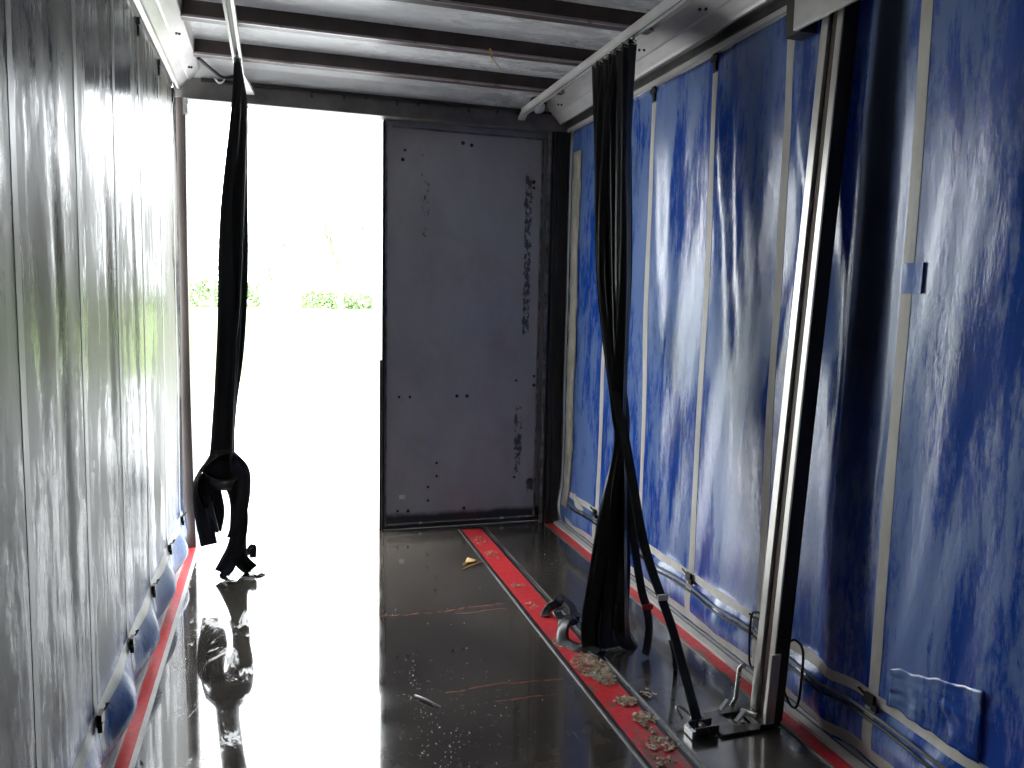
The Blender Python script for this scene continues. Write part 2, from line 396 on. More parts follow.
# cant rails
def cant(sg, label):
    t = thing('roof_side_rail', (sg*1.2, YE, 2.85), label, 'rail')
    pr = [(1.10,3.044),(1.105,2.962),(1.165,2.908),(1.175,2.905),(1.215,2.862),(1.222,2.850),(1.236,2.850),(1.236,2.885),(1.262,2.885),(1.262,3.044)]
    MB().prism([(sg*x, z) for x, z in pr], Y0, YE).build('rail_body', 'cant', t)
    MB().prism([(sg*x, z) for x, z in [(1.262,2.872),(1.272,2.86),(1.272,2.825),(1.280,2.822),(1.280,3.044),(1.262,3.044)]], Y0, YE).build('groove_strip', 'groove', t)
    MB().prism([(sg*x, z) for x, z in [(1.280,2.800),(1.292,2.797),(1.292,2.83),(1.318,2.83),(1.318,2.797),(1.335,2.80),(1.335,3.05),(1.280,3.05)]], Y0, YE).build('curtain_track', 'cant', t)
    MB().prism([(sg*x, z) for x, z in [(1.222,2.862),(1.228,2.856),(1.232,2.862),(1.228,2.868)]], Y0, YE).build('groove_strip', 'groove', t)
    k = 0; y = 5.0
    while y > .8:
        for q in (0, .035):
            MB().tube([(sg*(1.137+q*.3), y-q, 2.9335-q*.27), (sg*(1.132+q*.3), y-q, 2.927-q*.27)], .0065, 8).build('rivet', 'rubber', t)
        y -= .6; k += 1
    return t
cant(-1, 'pale grey roof edge rail above the left grey curtain')
cant(1, 'pale grey roof edge rail above the right blue curtain')

# floor strips and sills
def strip(name, x0, x1, mat, label, edges):
    t = thing(name, ((x0+x1)/2, 5.2, 0), label, 'floor strip')
    MB().box(x0, x1, Y0+.02, 5.19, .0005, .004).build('painted_face', mat, t)
    for a, b, m in edges: MB().box(a, b, Y0+.02, 5.19, .0005, .006).build('edging', m, t)
strip('floor_strip', .560, .700, 'redC', 'scuffed red painted strip down the middle of the dark floor', [(.536,.544,'edge'),(.544,.560,'rubber'),(.700,.716,'rubber'),(.716,.724,'edge'),(.738,.744,'edge')])
strip('floor_strip', 1.188, 1.252, 'red', 'narrow red painted strip along the foot of the right blue curtain', [(1.180,1.188,'edge')])
strip('floor_strip', -1.232, -1.186, 'red', 'narrow red painted strip along the foot of the left grey curtain', [(-1.186,-1.168,'sill')])
for sg, lab in ((1,'whitish metal floor edge rail under the right blue curtain'),(-1,'whitish metal floor edge rail under the left grey curtain')):
    t = thing('side_sill', (sg*1.28, 5.2, 0), lab, 'sill')
    x0 = 1.255 if sg > 0 else 1.236
    MB().prism([(sg*x, z) for x, z in [(x0,.0),(x0,.016),(x0+.03,.020),(1.325,.02),(1.325,-.06),(1.272,-.06),(1.272,.0)]], Y0+.02, 5.19).build('sill_face', 'sill', t)
    MB().box(*sorted((sg*(x0+.030), sg*(x0+.036))), Y0+.02, 5.19, .019, .024).build('sill_lip', 'edge', t)

# ------------------------------------------------------------------ curtains
RW = [4.55, 3.94, 3.34, 2.76, 2.09, 1.45, .85, .25, -.35, -.95, -1.55]
LW = [4.98, 4.42, 3.80, 3.22, 2.64, 2.04, 1.44, .84, .24, -.36, -.96, -1.56]
def prof(z, webs, y, sg):
    webs = webs+[5.15]
    """inward skirt shape near the floor: billows between the hooks"""
    if z >= .30: return 0.
    j = min(webs, key=lambda q: abs(q-y)); dd = min(1, abs(y-j)/.3)
    amp = .018+.034*dd*dd if sg > 0 else .022+.055*dd*dd*(3-2*dd)
    s = (z-.02)/.28
    return amp*math.sin(PI*max(0, min(1, s))**.8)**1.5
def xr(y, z):
    zz = min(1, max(0, z/2.8)); env = math.sin(PI*(.08+.84*zz))**.7
    v = 1.315
    v -= .016*env*nz(y*1.6, z*.45, 2.)+.010*env*nz(y*4.2+z*.9, z*.7, 5.)+.005*nz(y*9+z*1.2, z*1.6, 8.)
    # tension folds falling from the hooks towards the door end
    for yh, a, sl in ((3.34,.012,-.16),(2.76,.016,-.22),(3.94,.008,-.12)):
        u = (y-yh)-sl*(2.75-z); v -= a*math.exp(-(u/.055)**2)*math.exp(-((z-2.2)/.75)**2)
        v += a*.8*math.exp(-((u+.10)/.06)**2)*math.exp(-((z-2.1)/.75)**2)
    # deep standing fold beside the pillar
    u = (y-2.285)/.05; v -= .045*math.exp(-u*u)*env
    u = (y-2.17)/.05; v += .015*math.exp(-u*u)*env
    v -= prof(z, RW, y, 1)
    return min(v, 1.345)
def xl(y, z):
    zz = min(1, max(0, z/2.8)); env = math.sin(PI*(.08+.84*zz))**.7
    v = 1.262-.02*(zz)
    v -= .007*env*nz(y*1.3, z*.4, 12.)+.005*env*nz(y*3.6, z*.35, 15.)+.0028*nz(y*8, z*.8, 18.)
    for yh, a in ((2.36,.012),(3.05,.008),(3.55,.006)):
        u = (y-yh-.05*math.sin(z*1.7))/.05; v += a*math.exp(-u*u)*math.exp(-((z-1.4)/.8)**2)
    v -= prof(z, LW, y, -1)*1.0
    return -v
def curtain(sg, X, webs, y1, mat, wmat, label, zlow):
    t = thing('side_curtain', (sg*1.3, y1, .02), label, 'curtain')
    dy = .022; ny = int((y1-Y0-.02)/dy); nzv = 116; ztop = 2.80
    v = []; f = []
    for i in range(ny+1):
        y = Y0+.02+(y1-Y0-.02)*i/ny
        for j in range(nzv+1):
            z = zlow+(ztop-zlow)*(j/nzv)**1.15
            v.append((X(y, z), y, z))
    n0 = len(v); th = .0015
    for i in range(ny):
        for j in range(nzv):
            a = i*(nzv+1)+j; f.append((a, a+1, a+nzv+2, a+nzv+1))
    o = link('curtain_sheet', v, f, mat, t, True)
    sm = o.modifiers.new('thickness', 'SOLIDIFY'); sm.thickness = .002; sm.offset = 0
    # vertical webbing, each one sewn to the sheet
    def band(name, path, wdir, w, m, off=.0026 if sg > 0 else .0022, parent=t):
        vv = []; ff = []
        for (y, z) in path:
            for k in (-1, 0, 1):
                yy = y+(k*w/2 if wdir == 'y' else 0); z2 = z+(k*w/2 if wdir == 'z' else 0)
                vv.append((X(yy, z2)-sg*off, yy, z2))
            for k in (1, 0, -1):
                yy = y+(k*w/2 if wdir == 'y' else 0); z2 = z+(k*w/2 if wdir == 'z' else 0)
                vv.append((X(yy, z2)-sg*.001, yy, z2))
        for i in range(len(path)-1):
            a = i*6
            for k in range(6): ff.append((a+k, a+(k+1)%6, a+6+(k+1)%6, a+6+k))
        e = (len(path)-1)*6; ff += [(0,1,2,3,4,5), tuple(e+q for q in range(6))]
        return link(name, vv, ff, m, parent, False)
    for y in webs:
        wb = band('vertical_webbing', [(y, zlow+.015+(2.70-zlow)*i/44) for i in range(45)], 'y', .048 if sg > 0 else .04, wmat)
        x = X(y, 2.74)
        # roller hook at the top of the webbing
        m = MB(); m.prism([(x-sg*.008,2.72),(x+sg*.004,2.72),(x+sg*.006,2.80),(x-sg*.014,2.80)], y-.013, y+.013)
        m.box(*sorted((x-sg*.016, x-sg*.006)), y-.03, y+.03, 2.765, 2.785); m.build('roller_hook', 'hook', wb)
        xb = X(y, .26)
        m = MB(); m.box(*sorted((xb-sg*.006, xb-sg*.020)), y-.022, y+.022, .235, .275)
        m.box(*sorted((xb-sg*.012, xb-sg*.026)), y-.045, y-.020, .228, .252)
        m.tube([(xb-sg*.02,y+.02,.27),(xb-sg*.03,y+.035,.285),(xb-sg*.02,y+.05,.275)], .004, 6); m.build('buckle', 'hook', wb)
    band('hem_band', [(Y0+.1+.03*i, .262) for i in range(int((y1-.05-Y0-.1)/.03))], 'z', .036, wmat)
    band('lower_hem_band', [(Y0+.1+.03*i, .056) for i in range(int((y1-.05-Y0-.1)/.03))], 'z', .05 if sg > 0 else .03, 'web')
    if sg > 0:
        pts = [(X(Y0+.1+.1*i, .21)-.012, Y0+.1+.1*i, .212) for i in range(int((y1-.1-Y0)/.1))]
        MB().tube(pts, .006, 8).build('tension_pole', 'header', t, True)
        pts = [(X(Y0+.1+.1*i, .185)-.008, Y0+.1+.1*i, .188) for i in range(int((y1-.1-Y0)/.1))]
        MB().tube(pts, .006, 8).build('tension_pole', 'hook', t, True)
    return t, band
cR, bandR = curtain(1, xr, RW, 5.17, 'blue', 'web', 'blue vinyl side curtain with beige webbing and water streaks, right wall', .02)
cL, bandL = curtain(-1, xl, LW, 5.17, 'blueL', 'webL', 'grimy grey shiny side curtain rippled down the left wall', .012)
# torn beige backing near the door on the right curtain
vv = []; ff = []; n = 50
for i in range(n+1):
    z = .16+2.49*i/n; a = 4.985+.02*nz(z*2.5, 1.)+.012*nz(z*9, 3.)+.03*(1-z/2.65); b = 5.13+.008*nz(z*7, 9.)
    for k in range(4):
        y = a+(b-a)*k/3; vv.append((xr(y, z)-.006-.006*nz(y*14, z*9, 4.), y, z))
for i in range(n):
    for k in range(3): ff.append((i*4+k, i*4+k+1, i*4+k+5, i*4+k+4))
o = link('torn_edge_strip', vv, ff, 'beige', cR, True); sm = o.modifiers.new('t', 'SOLIDIFY'); sm.thickness = .004
o['label'] = 'torn off-white backing strip'
bandR('repair_tape', [(4.93-.01*i, .275-.0035*i) for i in range(20)], 'z', .035, 'web', .008)
bandR('blue_patch', [(2.02+.01*i, 1.725) for i in range(9)], 'z', .10, 'bluepatch', .010)
# crumpled blue repair patch low on the right
vv = []; ff = []; nx_, nz_ = 30, 18
for i in range(nx_+1):
    for j in range(nz_+1):
        y = 1.66+.36*i/nx_; z = .275+(.13+.10*(1-i/nx_))*j/nz_+.012*nz(y*20, 0, 5.)
        vv.append((xr(y, z)-.004-.009*abs(nz(y*13+z*9, z*22, 7.))-.006*abs(nz(y*45, z*40, 1.)), y, z))
for i in range(nx_):
    for j in range(nz_): a = i*(nz_+1)+j; ff.append((a, a+1, a+nz_+2, a+nz_+1))
o = link('crumpled_patch', vv, ff, 'blue', cR, True); sm = o.modifiers.new('t', 'SOLIDIFY'); sm.thickness = .002
o['label'] = 'crumpled brighter blue repair patch'

# ------------------------------------------------------------------ leaning pillar
def pillar():
    t = thing('sliding_pillar', (1.10, 2.46, 0), 'grey steel pillar leaning out against the right blue curtain', 'pillar')
    B = Vector((1.115, 2.455, .03)); T = Vector((1.262, 2.455, 2.80)); D = (T-B)
    def ext(name, x0, x1, y0, y1, mat, s0=0., s1=1., par=t):
        m = MB(); k = len(m.v)
        for s in (s0, s1):
            p = B+D*s
            m.v += [(p.x+x0, p.y+y0, p.z), (p.x+x1, p.y+y0, p.z), (p.x+x1, p.y+y1, p.z), (p.x+x0, p.y+y1, p.z)]
        m.f = [(0,1,2,3),(4,5,6,7),(0,1,5,4),(1,2,6,5),(2,3,7,6),(3,0,4,7)]
        return bevel(m.build(name, mat, par), .002)
    ext('pillar_back', .018, .055, -.06, .06, 'postdark')
    ext('pillar_flange', -.004, .018, .022, .06, 'galv'); ext('pillar_flange', -.008, .018, -.060, -.030, 'galv')
    ext('shaded_side_face', -.008, .055, -.068, -.060, 'postdark')  # face turned from the door, its shade painted as dark colour
    r_ = ext('recess_channel', .006, .018, -.012, .010, 'rust'); 
    ext('seal_strip', .010, .018, -.030, .022, 'rubber')
    ext('foot_flange', -.030, .010, -.078, -.068, 'galv', .0, .10)
    # top carriage plate on the roof rail
    m = MB().box(1.205, 1.222, 2.27, 2.62, 2.665, 2.90); o = m.build('carriage_plate', 'cant', t); bevel(o, .003)
    MB().box(1.222, 1.30, 2.60, 2.69, 2.66, 2.88).build('carriage_end', 'postdark', t)
    m = MB()
    for y in (2.50, 2.535, 2.57): m.tube([(1.206,y,2.775),(1.196,y,2.775)], .010, 8)
    m.build('carriage_bolts', 'hook', t)
    # foot: bracket lever, plate with square hole, lugs
    MB().tube([(1.085,2.53,.20),(1.075,2.545,.18),(1.068,2.55,.05),(1.05,2.55,.02)], .010, 8).build('foot_lever', 'brightsteel', t, True)
    m = MB(); c = [(.905,2.385),(1.035,2.385),(1.095,2.40),(1.095,2.56),(1.04,2.575),(.905,2.545)]
    def slab(m, P, z0, z1):
        k = len(m.v); q = len(P); m.v += [(x,y,z0) for x,y in P]+[(x,y,z1) for x,y in P]
        for i in range(q): m.f.append((k+i, k+(i+1)%q, k+q+(i+1)%q, k+q+i))
        m.f += [tuple(k+i for i in range(q)), tuple(k+q+i for i in range(q))]
    slab(m, [(.905,2.385),(.985,2.385),(.985,2.548),(.905,2.545)], .006, .014)
    slab(m, [(.985,2.385),(1.07,2.385),(1.07,2.43),(.985,2.43)], .006, .014)
    slab(m, [(.985,2.52),(1.07,2.52),(1.07,2.565),(.985,2.55)], .006, .014)
    slab(m, [(1.07,2.385),(1.165,2.39),(1.165,2.53),(1.07,2.56)], .006, .030)
    o = m.build('foot_plate', 'steel', t); bevel(o, .002)
    MB().bar((.99,2.43,.030),(1.05,2.46,.050),.016,.008).bar((.985,2.53,.024),(1.03,2.55,.050),.014,.008).bar((1.06,2.50,.03),(1.09,2.44,.035),.016,.01).build('foot_lugs', 'galv', t)
    # wire locking handles either side
    for nm, P in (('locking_handle', [(1.20,2.62,.13),(1.20,2.66,.14),(1.20,2.665,.33),(1.20,2.61,.37),(1.185,2.55,.36)]), ('locking_handle', [(1.185,2.40,.34),(1.195,2.37,.36),(1.20,2.33,.32),(1.20,2.34,.13),(1.20,2.375,.09),(1.20,2.42,.12),(1.185,2.42,.17)])):
        MB().tube(spline(P, 5), .005, 8).build(nm, 'hook', t, True)
pillar()

# ------------------------------------------------------------------ strap rails under the roof
def strap_rail(x, y1, label, dz=0.):
    t = thing('strap_rail', (x, y1, 2.87), label, 'rail')
    m = MB(); m.prism([(x-.024,2.866),(x-.010,2.862),(x-.008,2.875),(x+.008,2.875),(x+.010,2.862),(x+.024,2.866),(x+.024,2.901),(x-.024,2.901)], Y0, y1)
    m.build('rail_channel', 'cant', t)
    MB().box(x-.0078, x+.0078, Y0, y1, 2.870, 2.8755).build('rail_slot', 'groove', t)
    m = MB(); m.bar((x,y1-.02,2.884),(x+(.015 if x > 0 else .05),5.195,2.862),.045,.02); m.build('rail_end', 'cant', t)
    return t
strap_rail(.925, 5.08, 'pale grey strap rail under the roof beside the right curtain')
strap_rail(-.865, 4.84, 'pale grey strap rail under the roof on the left')

# ------------------------------------------------------------------ straps
R_BUNCH = [[(0.916, 3.83, 2.835), (0.92, 3.83, 2.79), (0.904, 3.732, 2.396), (0.879, 3.591, 1.736), (0.917, 3.461, 1.147), (0.926, 3.417, 0.954), (0.838, 3.352, 0.674), (0.757, 3.276, 0.358), (0.697, 3.213, 0.103), (0.697, 3.173, 0.012)], [(0.92, 3.78, 2.835), (0.92, 3.78, 2.79), (0.917, 3.698, 2.391), (0.88, 3.568, 1.736), (0.947, 3.448, 1.148), (0.942, 3.408, 0.955), (0.921, 3.348, 0.671), (0.908, 3.278, 0.344), (0.876, 3.22, 0.081), (0.876, 3.18, 0.012)], [(0.924, 3.73, 2.835), (0.92, 3.73, 2.79), (0.916, 3.664, 2.385), (0.885, 3.545, 1.735), (0.917, 3.435, 1.15), (0.924, 3.399, 0.958), (0.858, 3.344, 0.675), (0.805, 3.28, 0.352), (0.759, 3.227, 0.091), (0.759, 3.187, 0.012)], [(0.916, 3.68, 2.835), (0.92, 3.68, 2.79), (0.906, 3.63, 2.378), (0.905, 3.522, 1.735), (0.927, 3.423, 1.152), (0.926, 3.39, 0.959), (0.885, 3.34, 0.675), (0.87, 3.282, 0.346), (0.832, 3.234, 0.08), (0.832, 3.194, 0.012)], [(0.92, 3.63, 2.835), (0.92, 3.63, 2.79), (0.911, 3.563, 2.367), (0.9, 3.467, 1.734), (0.901, 3.378, 1.158), (0.905, 3.348, 0.967), (0.861, 3.304, 0.685), (0.834, 3.252, 0.36), (0.794, 3.209, 0.095), (0.794, 3.169, 0.012)], [(0.924, 3.58, 2.835), (0.92, 3.58, 2.79), (0.919, 3.529, 2.362), (0.907, 3.444, 1.734), (0.886, 3.365, 1.16), (0.896, 3.339, 0.969), (0.844, 3.3, 0.687), (0.819, 3.254, 0.36), (0.771, 3.216, 0.094), (0.771, 3.176, 0.012)], [(0.916, 3.53, 2.835), (0.92, 3.53, 2.79), (0.915, 3.495, 2.355), (0.9, 3.421, 1.733), (0.898, 3.353, 1.161), (0.9, 3.33, 0.971), (0.881, 3.296, 0.686), (0.87, 3.256, 0.355), (0.855, 3.223, 0.082), (0.855, 3.183, 0.012)], [(0.92, 3.48, 2.835), (0.92, 3.48, 2.79), (0.924, 3.461, 2.35), (0.915, 3.398, 1.733), (0.869, 3.34, 1.163), (0.884, 3.321, 0.973), (0.828, 3.292, 0.69), (0.773, 3.258, 0.363), (0.719, 3.23, 0.094), (0.719, 3.19, 0.012)], [(0.924, 3.43, 2.835), (0.92, 3.43, 2.79), (0.902, 3.394, 2.337), (0.902, 3.343, 1.732), (0.881, 3.295, 1.169), (0.881, 3.279, 0.981), (0.889, 3.256, 0.696), (0.888, 3.228, 0.364), (0.895, 3.205, 0.086), (0.895, 3.165, 0.012)]]
TAG1 = [(0.92, 3.6, 2.835), (0.878, 3.6, 2.419), (0.865, 3.55, 1.735), (0.912, 3.45, 1.148), (0.943, 3.35, 0.818), (0.939, 3.25, 0.499), (0.935, 3.15, 0.304), (0.949, 3.12, 0.223), (0.958, 3.1, 0.138), (0.942, 3.08, 0.052), (0.923, 3.06, 0.015)]
TAG2 = [(0.92, 3.7, 2.835), (0.887, 3.7, 2.487), (0.872, 3.6, 1.835), (0.862, 3.4, 1.302), (0.861, 3.2, 0.949), (0.858, 3.0, 0.583), (0.876, 2.85, 0.381), (0.885, 2.76, 0.276), (0.868, 2.62, 0.153), (0.843, 2.5, 0.081), (0.839, 2.46, 0.042)]
LB = [[(-0.86, 4.42, 2.84), (-0.872, 4.45, 2.592), (-0.923, 4.5, 2.13), (-0.932, 4.5, 1.864), (-0.945, 4.5, 1.431), (-0.981, 4.52, 0.931), (-1.013, 4.55, 0.672), (-1.084, 4.55, 0.544), (-1.087, 4.55, 0.406), (-1.059, 4.55, 0.213)], [(-0.86, 4.48, 2.84), (-0.854, 4.5, 2.605), (-0.883, 4.52, 2.134), (-0.898, 4.52, 1.812), (-0.915, 4.52, 1.43), (-0.956, 4.54, 0.927), (-0.973, 4.57, 0.666), (-0.911, 4.57, 0.507), (-0.892, 4.57, 0.342), (-0.916, 4.57, 0.196), (-0.963, 4.6, 0.089), (-0.996, 4.6, 0.026)], [(-0.86, 4.54, 2.84), (-0.845, 4.54, 2.615), (-0.868, 4.54, 2.137), (-0.898, 4.54, 1.595), (-0.937, 4.55, 1.151), (-0.959, 4.57, 0.809), (-0.943, 4.59, 0.602), (-0.902, 4.59, 0.454), (-0.906, 4.6, 0.245), (-0.898, 4.63, 0.098), (-0.833, 4.63, 0.02)], [(-0.86, 4.6, 2.84), (-0.842, 4.6, 2.628), (-0.858, 4.58, 2.25), (-0.869, 4.57, 1.815), (-0.897, 4.55, 1.346), (-0.939, 4.56, 1.037), (-0.971, 4.57, 0.752), (-1.035, 4.6, 0.575), (-1.017, 4.6, 0.4), (-1.035, 4.6, 0.284)]]
LWIRE = [(-0.86, 4.4, 2.84), (-0.825, 4.38, 2.581), (-0.842, 4.38, 2.12), (-0.87, 4.38, 1.596), (-0.896, 4.42, 1.327), (-0.928, 4.45, 0.773), (-0.935, 4.46, 0.659)]

random.seed(11)
def top_ring(parent, p):
    x, y, z = p
    MB().tube([(x,y,2.868),(x,y,2.845)], .007, 8).tube([(x-.016,y,2.842),(x,y,2.850),(x+.016,y,2.842),(x+.016,y,2.828),(x-.016,y,2.828),(x-.016,y,2.842)], .003, 6).build('strap_hanger', 'brightsteel', parent, True)
def strap(pts, width, angs, label, group, mat='strap', base=(1,0,0), hang=True, cup=.0, taper=None):
    t = thing('cargo_strap', pts[0], label, 'strap', group)
    ribbon('webbing', pts, width, mat, t, .003, angs, 6, cup, base, taper)
    if hang: top_ring(t, pts[0])
    return t
places = ['nearest the door','second from the door','third from the door','fourth from the door','in the middle','fourth from the camera','third from the camera','second from the camera','nearest the camera']
for i, pts in enumerate(R_BUNCH):
    a0 = random.uniform(-.5, .5)
    strap(pts, .060, [a0+.5, a0, random.uniform(-.5,.5), random.uniform(-.9,.9), random.uniform(-.4,.4), random.uniform(-.3,.3)],
          'long black strap in the right-hand bunch, its roof hook '+places[i], 'straps in the right-hand bunch', cup=.004)
t = strap(TAG1, .040, [.3,.2,.2,0,0], 'black strap with red tag and dangling end just right of the bunch', None)
q = Vector(TAG1[7]); MB().box(q.x-.026, q.x+.026, q.y-.018, q.y-.010, q.z-.012, q.z+.012).build('tag', 'redtag', t)['label'] = 'red tag'
t = strap(TAG2, .042, [.2,.2,.5,0,0,0], 'black strap with white tag running down to the ratchet on the floor', None)
q = Vector(TAG2[6]); MB().box(q.x-.024, q.x+.024, q.y-.022, q.y-.014, q.z-.012, q.z+.014).build('tag', 'white', t)['label'] = 'white tag'
ribbon('link_strap', [(1.06,3.08,.06),(1.04,3.0,.02),(.98,2.88,.02),(.905,2.78,.20)], .018, 'strap', t, .003, [0,.4], 6)
# ratchet on the floor
t = thing('ratchet_buckle', (.87, 2.45, 0), 'steel and black ratchet buckle lying on the floor by the pillar foot', 'buckle')
m = MB(); m.box(.80,.90,2.40,2.408,.004,.045).box(.80,.90,2.452,2.460,.004,.045); bevel(m.build('ratchet_frame', 'steel', t), .002)
MB().tube([(.845,2.398,.028),(.845,2.462,.028)], .016, 12).build('ratchet_drum', 'steel', t, True)
MB().box(.785,.800,2.40,2.46,.006,.034).build('ratchet_handle', 'brightsteel', t)
MB().tube(spline([(.80,2.50,.03),(.79,2.53,.06),(.82,2.55,.05),(.84,2.50,.03),(.81,2.48,.02)],5), .006, 8).build('hook_wire', 'galv', t, True)
MB().bar((.885,2.40,.012),(.905,2.49,.012),.014,.012).build('ratchet_bar', 'brightsteel', t)
# loose ends lying on the strip beside the bunch
def loose(P, w_, angs, label, base=(0,0,1)):
    t = thing('strap_end', P[0], label, 'strap'); ribbon('webbing', P, w_, 'strap', t, .003, angs, 8, .003, base); return t
loose([(.62,3.60,.012),(.67,3.66,.03),(.70,3.62,.065),(.74,3.66,.075),(.77,3.60,.05),(.75,3.53,.02),(.70,3.55,.014),(.69,3.60,.030),(.735,3.62,.04)], .045, [0,.8,.2,.5,1.0,.3], 'crumpled black strap end curled on the red strip beyond the bunch', (0,1,0))
loose([(.66,3.50,.012),(.72,3.46,.03),(.76,3.50,.045),(.80,3.44,.03),(.79,3.38,.015)], .045, [.3,.9,.2,.6], 'short black strap loop lying between the curled end and the bunch', (0,1,0))
loose([(.76,3.36,.03),(.69,3.38,.085),(.63,3.34,.07),(.605,3.28,.018),(.64,3.21,.012),(.69,3.18,.02),(.72,3.13,.012)], .065, [0,.3,-.2,.1], 'flat folded black strap end spilling over the red strip at the bunch foot', (0,1,0))
loose([(.75,3.30,.07),(.73,3.24,.045),(.71,3.17,.014),(.73,3.10,.012)], .05, [0,.2,0], 'black strap end pointing toward the camera from the bunch foot', (1,0,0))
loose([(.86,3.28,.10),(.85,3.20,.055),(.88,3.16,.016),(.93,3.17,.014),(.92,3.24,.05)], .045, [0,.4,.1], 'shiny black strap end folded under the right side of the bunch', (1,0,0))

lab = ['leftmost strap of the left black bundle, ending in the ragged hanging loop', 'black strap of the left bundle whose tail reaches the floor at the left', 'black strap of the left bundle whose tail reaches the floor at the right', 'black strap at the back of the left bundle, ending above the floor']
for i, pts in enumerate(LB):
    strap(pts, .090, [[.1,.3,.1,.2,0],[-.2,.1,.2,-.2,.1,.2],[.2,.1,-.2,.2,-.1,.2],[0,-.2,.2,.3]][i], lab[i], 'straps in the left-hand bundle', cup=.006, taper=.35)
t = strap(LWIRE, .014, [0,.5,0,.5], 'thin black cord hanging down the right edge of the left bundle', None)
# knotted mass at the foot of the left bundle
def Lk(dx, dy, dz): return (-1.0+dx, 4.55+dy, .60+dz)
knots = [([Lk(.06,.0,.16), Lk(-.02,-.04,.13), Lk(-.09,-.02,.04), Lk(-.12,.0,-.06), Lk(-.10,.02,-.15), Lk(-.06,.03,-.12), Lk(-.05,.02,-.02), Lk(.02,.03,.08)], .11, 'black strap knotted into the left half of the hanging tangle'),
 ([Lk(-.01,.0,.17), Lk(.06,-.04,.12), Lk(.12,-.02,.04), Lk(.13,.0,-.08), Lk(.11,.01,-.2), Lk(.09,.02,-.30), Lk(.07,.03,-.36)], .085, 'black strap forming the right leg of the hanging tangle'),
 ([Lk(-.06,-.05,.10), Lk(.0,-.07,.06), Lk(.07,-.06,.04), Lk(.12,-.02,.07), Lk(.06,.05,.10), Lk(-.02,.04,.06), Lk(-.07,-.04,.02), Lk(.0,-.07,-.02), Lk(.08,-.05,-.03)], .11, 'black strap wrapped round the middle of the hanging tangle'),
 ([Lk(-.04,-.02,.0), Lk(-.08,-.03,-.06), Lk(-.06,-.02,-.14), Lk(-.04,-.01,-.22), Lk(-.025,.0,-.32)], .05, 'black strap end dangling under the left half of the tangle')]
for P, w_, l in knots:
    t = thing('knotted_strap', P[0], l, 'strap', 'knotted straps at the foot of the left bundle'); ribbon('webbing', P, w_, 'strap', t, .004, [.2,.6,.1,.4,.2], 7, .008, (1,0,0))
loose([(-.93,4.60,.10),(-.95,4.58,.05),(-.99,4.58,.02),(-.97,4.53,.010),(-.92,4.50,.010)], .04, [0,.5,0], 'black strap tail lying on the floor under the left bundle, nearest one', (1,0,0))
loose([(-.90,4.66,.10),(-.88,4.62,.04),(-.84,4.62,.012),(-.80,4.60,.012),(-.77,4.64,.012)], .035, [.3,0,.2], 'black strap tail on the floor under the left bundle, pointing right', (0,1,0))
loose([(-.90,4.70,.14),(-.86,4.72,.10),(-.83,4.72,.13),(-.83,4.70,.07)], .04, [.3,.9,.2], 'small black strap loop standing above the floor under the left bundle', (0,1,0))

# ------------------------------------------------------------------ odds and ends
t = thing('dangling_cord', (-1.08, 5.10, 2.98), 'ragged dark cord drooping from the roof corner at top left', 'cord')
MB().tube(spline([(-1.10,5.0,2.99),(-1.03,5.10,2.955),(-.97,5.16,2.93),(-.90,5.17,2.945),(-.84,5.18,2.925)],6), .010, 6).build('cord', 'rubber', t, True)
MB().tube(spline([(-1.02,5.15,2.925),(-1.00,5.16,2.90),(-.975,5.16,2.905),(-.965,5.16,2.925)],5), .006, 6).build('hook', 'white', t, True)
t = thing('roof_fitting', (1.035, 5.12, 2.945), 'small white oval fitting under the roof in the far right corner', 'fitting')
v = MB(); v.tube([(1.035,5.12,2.945),(1.035,5.11,2.93),(1.035,5.10,2.905)], .05, 16, .035); v.build('fitting_cover', 'white', t, True)
MB().tube([(1.035,5.125,2.985),(1.035,5.12,2.942)], .056, 16).build('fitting_base', 'rubber', t)
o = MB().tube([(.44,4.198,2.975),(.445,4.185,2.945),(.442,4.18,2.91)], .006, 6, .003).tube([(.44,4.19,2.945),(.48,4.20,2.90),(.51,4.20,2.87)], .003, 5, .002).build('straw_wisp', 'straw', None, True)
tag(o, 'orange straw wisp caught on the second roof beam', 'straw')
o = MB().tube([(-.158,2.982,.006),(-.12,2.93,.010),(-.076,2.871,.006)], .006, 6, .003).build('stick', 'white', None, True); tag(o, 'short white stick lying on the dark floor near the doorway reflection', 'stick')
m = MB(); m.tube([(.383,4.40,.006),(.45,4.45,.008),(.53,4.50,.006)], .004, 5).tube([(.40,4.46,.008),(.46,4.52,.012)], .008, 5, .003)
k = len(m.v); m.v += [(.42,4.50,.006),(.47,4.47,.02),(.50,4.53,.008),(.45,4.57,.015),(.46,4.52,.022)]; m.f += [(k,k+1,k+4),(k+1,k+2,k+4),(k+2,k+3,k+4),(k+3,k,k+4)]
o = m.build('dry_leaf', 'straw'); tag(o, 'yellow dry leaf and stalk on the floor left of the red middle strip', 'leaf')
def litter(name, spots, label, seed, mat='litter'):
    random.seed(seed); v = []; f = []
    for cx, cy, rx, ry, n, h in spots:
        for _ in range(n):
            a = random.uniform(0, 2*PI); r = random.random()**.6
            x = cx+rx*r*math.cos(a); y = cy+ry*r*math.sin(a); z = .005+random.random()*h*(1-r)
            s = random.uniform(.004, .012) if mat == 'litter' else random.uniform(.0012, .0045); b = random.uniform(0, 2*PI); k = len(v); e = random.uniform(.25, 1)
            for q in range(4):
                c = b+q*PI/2; l = s*(1 if q % 2 else e)
                v.append((x+l*math.cos(c), y+l*math.sin(c), z+random.uniform(0, .007)))
            v.append((x, y, z+.006)); f += [(k+q, k+(q+1)%4, k+4) for q in range(4)]
    o = link(name, v, f, mat); tag(o, label, 'litter', None, 'stuff'); return o
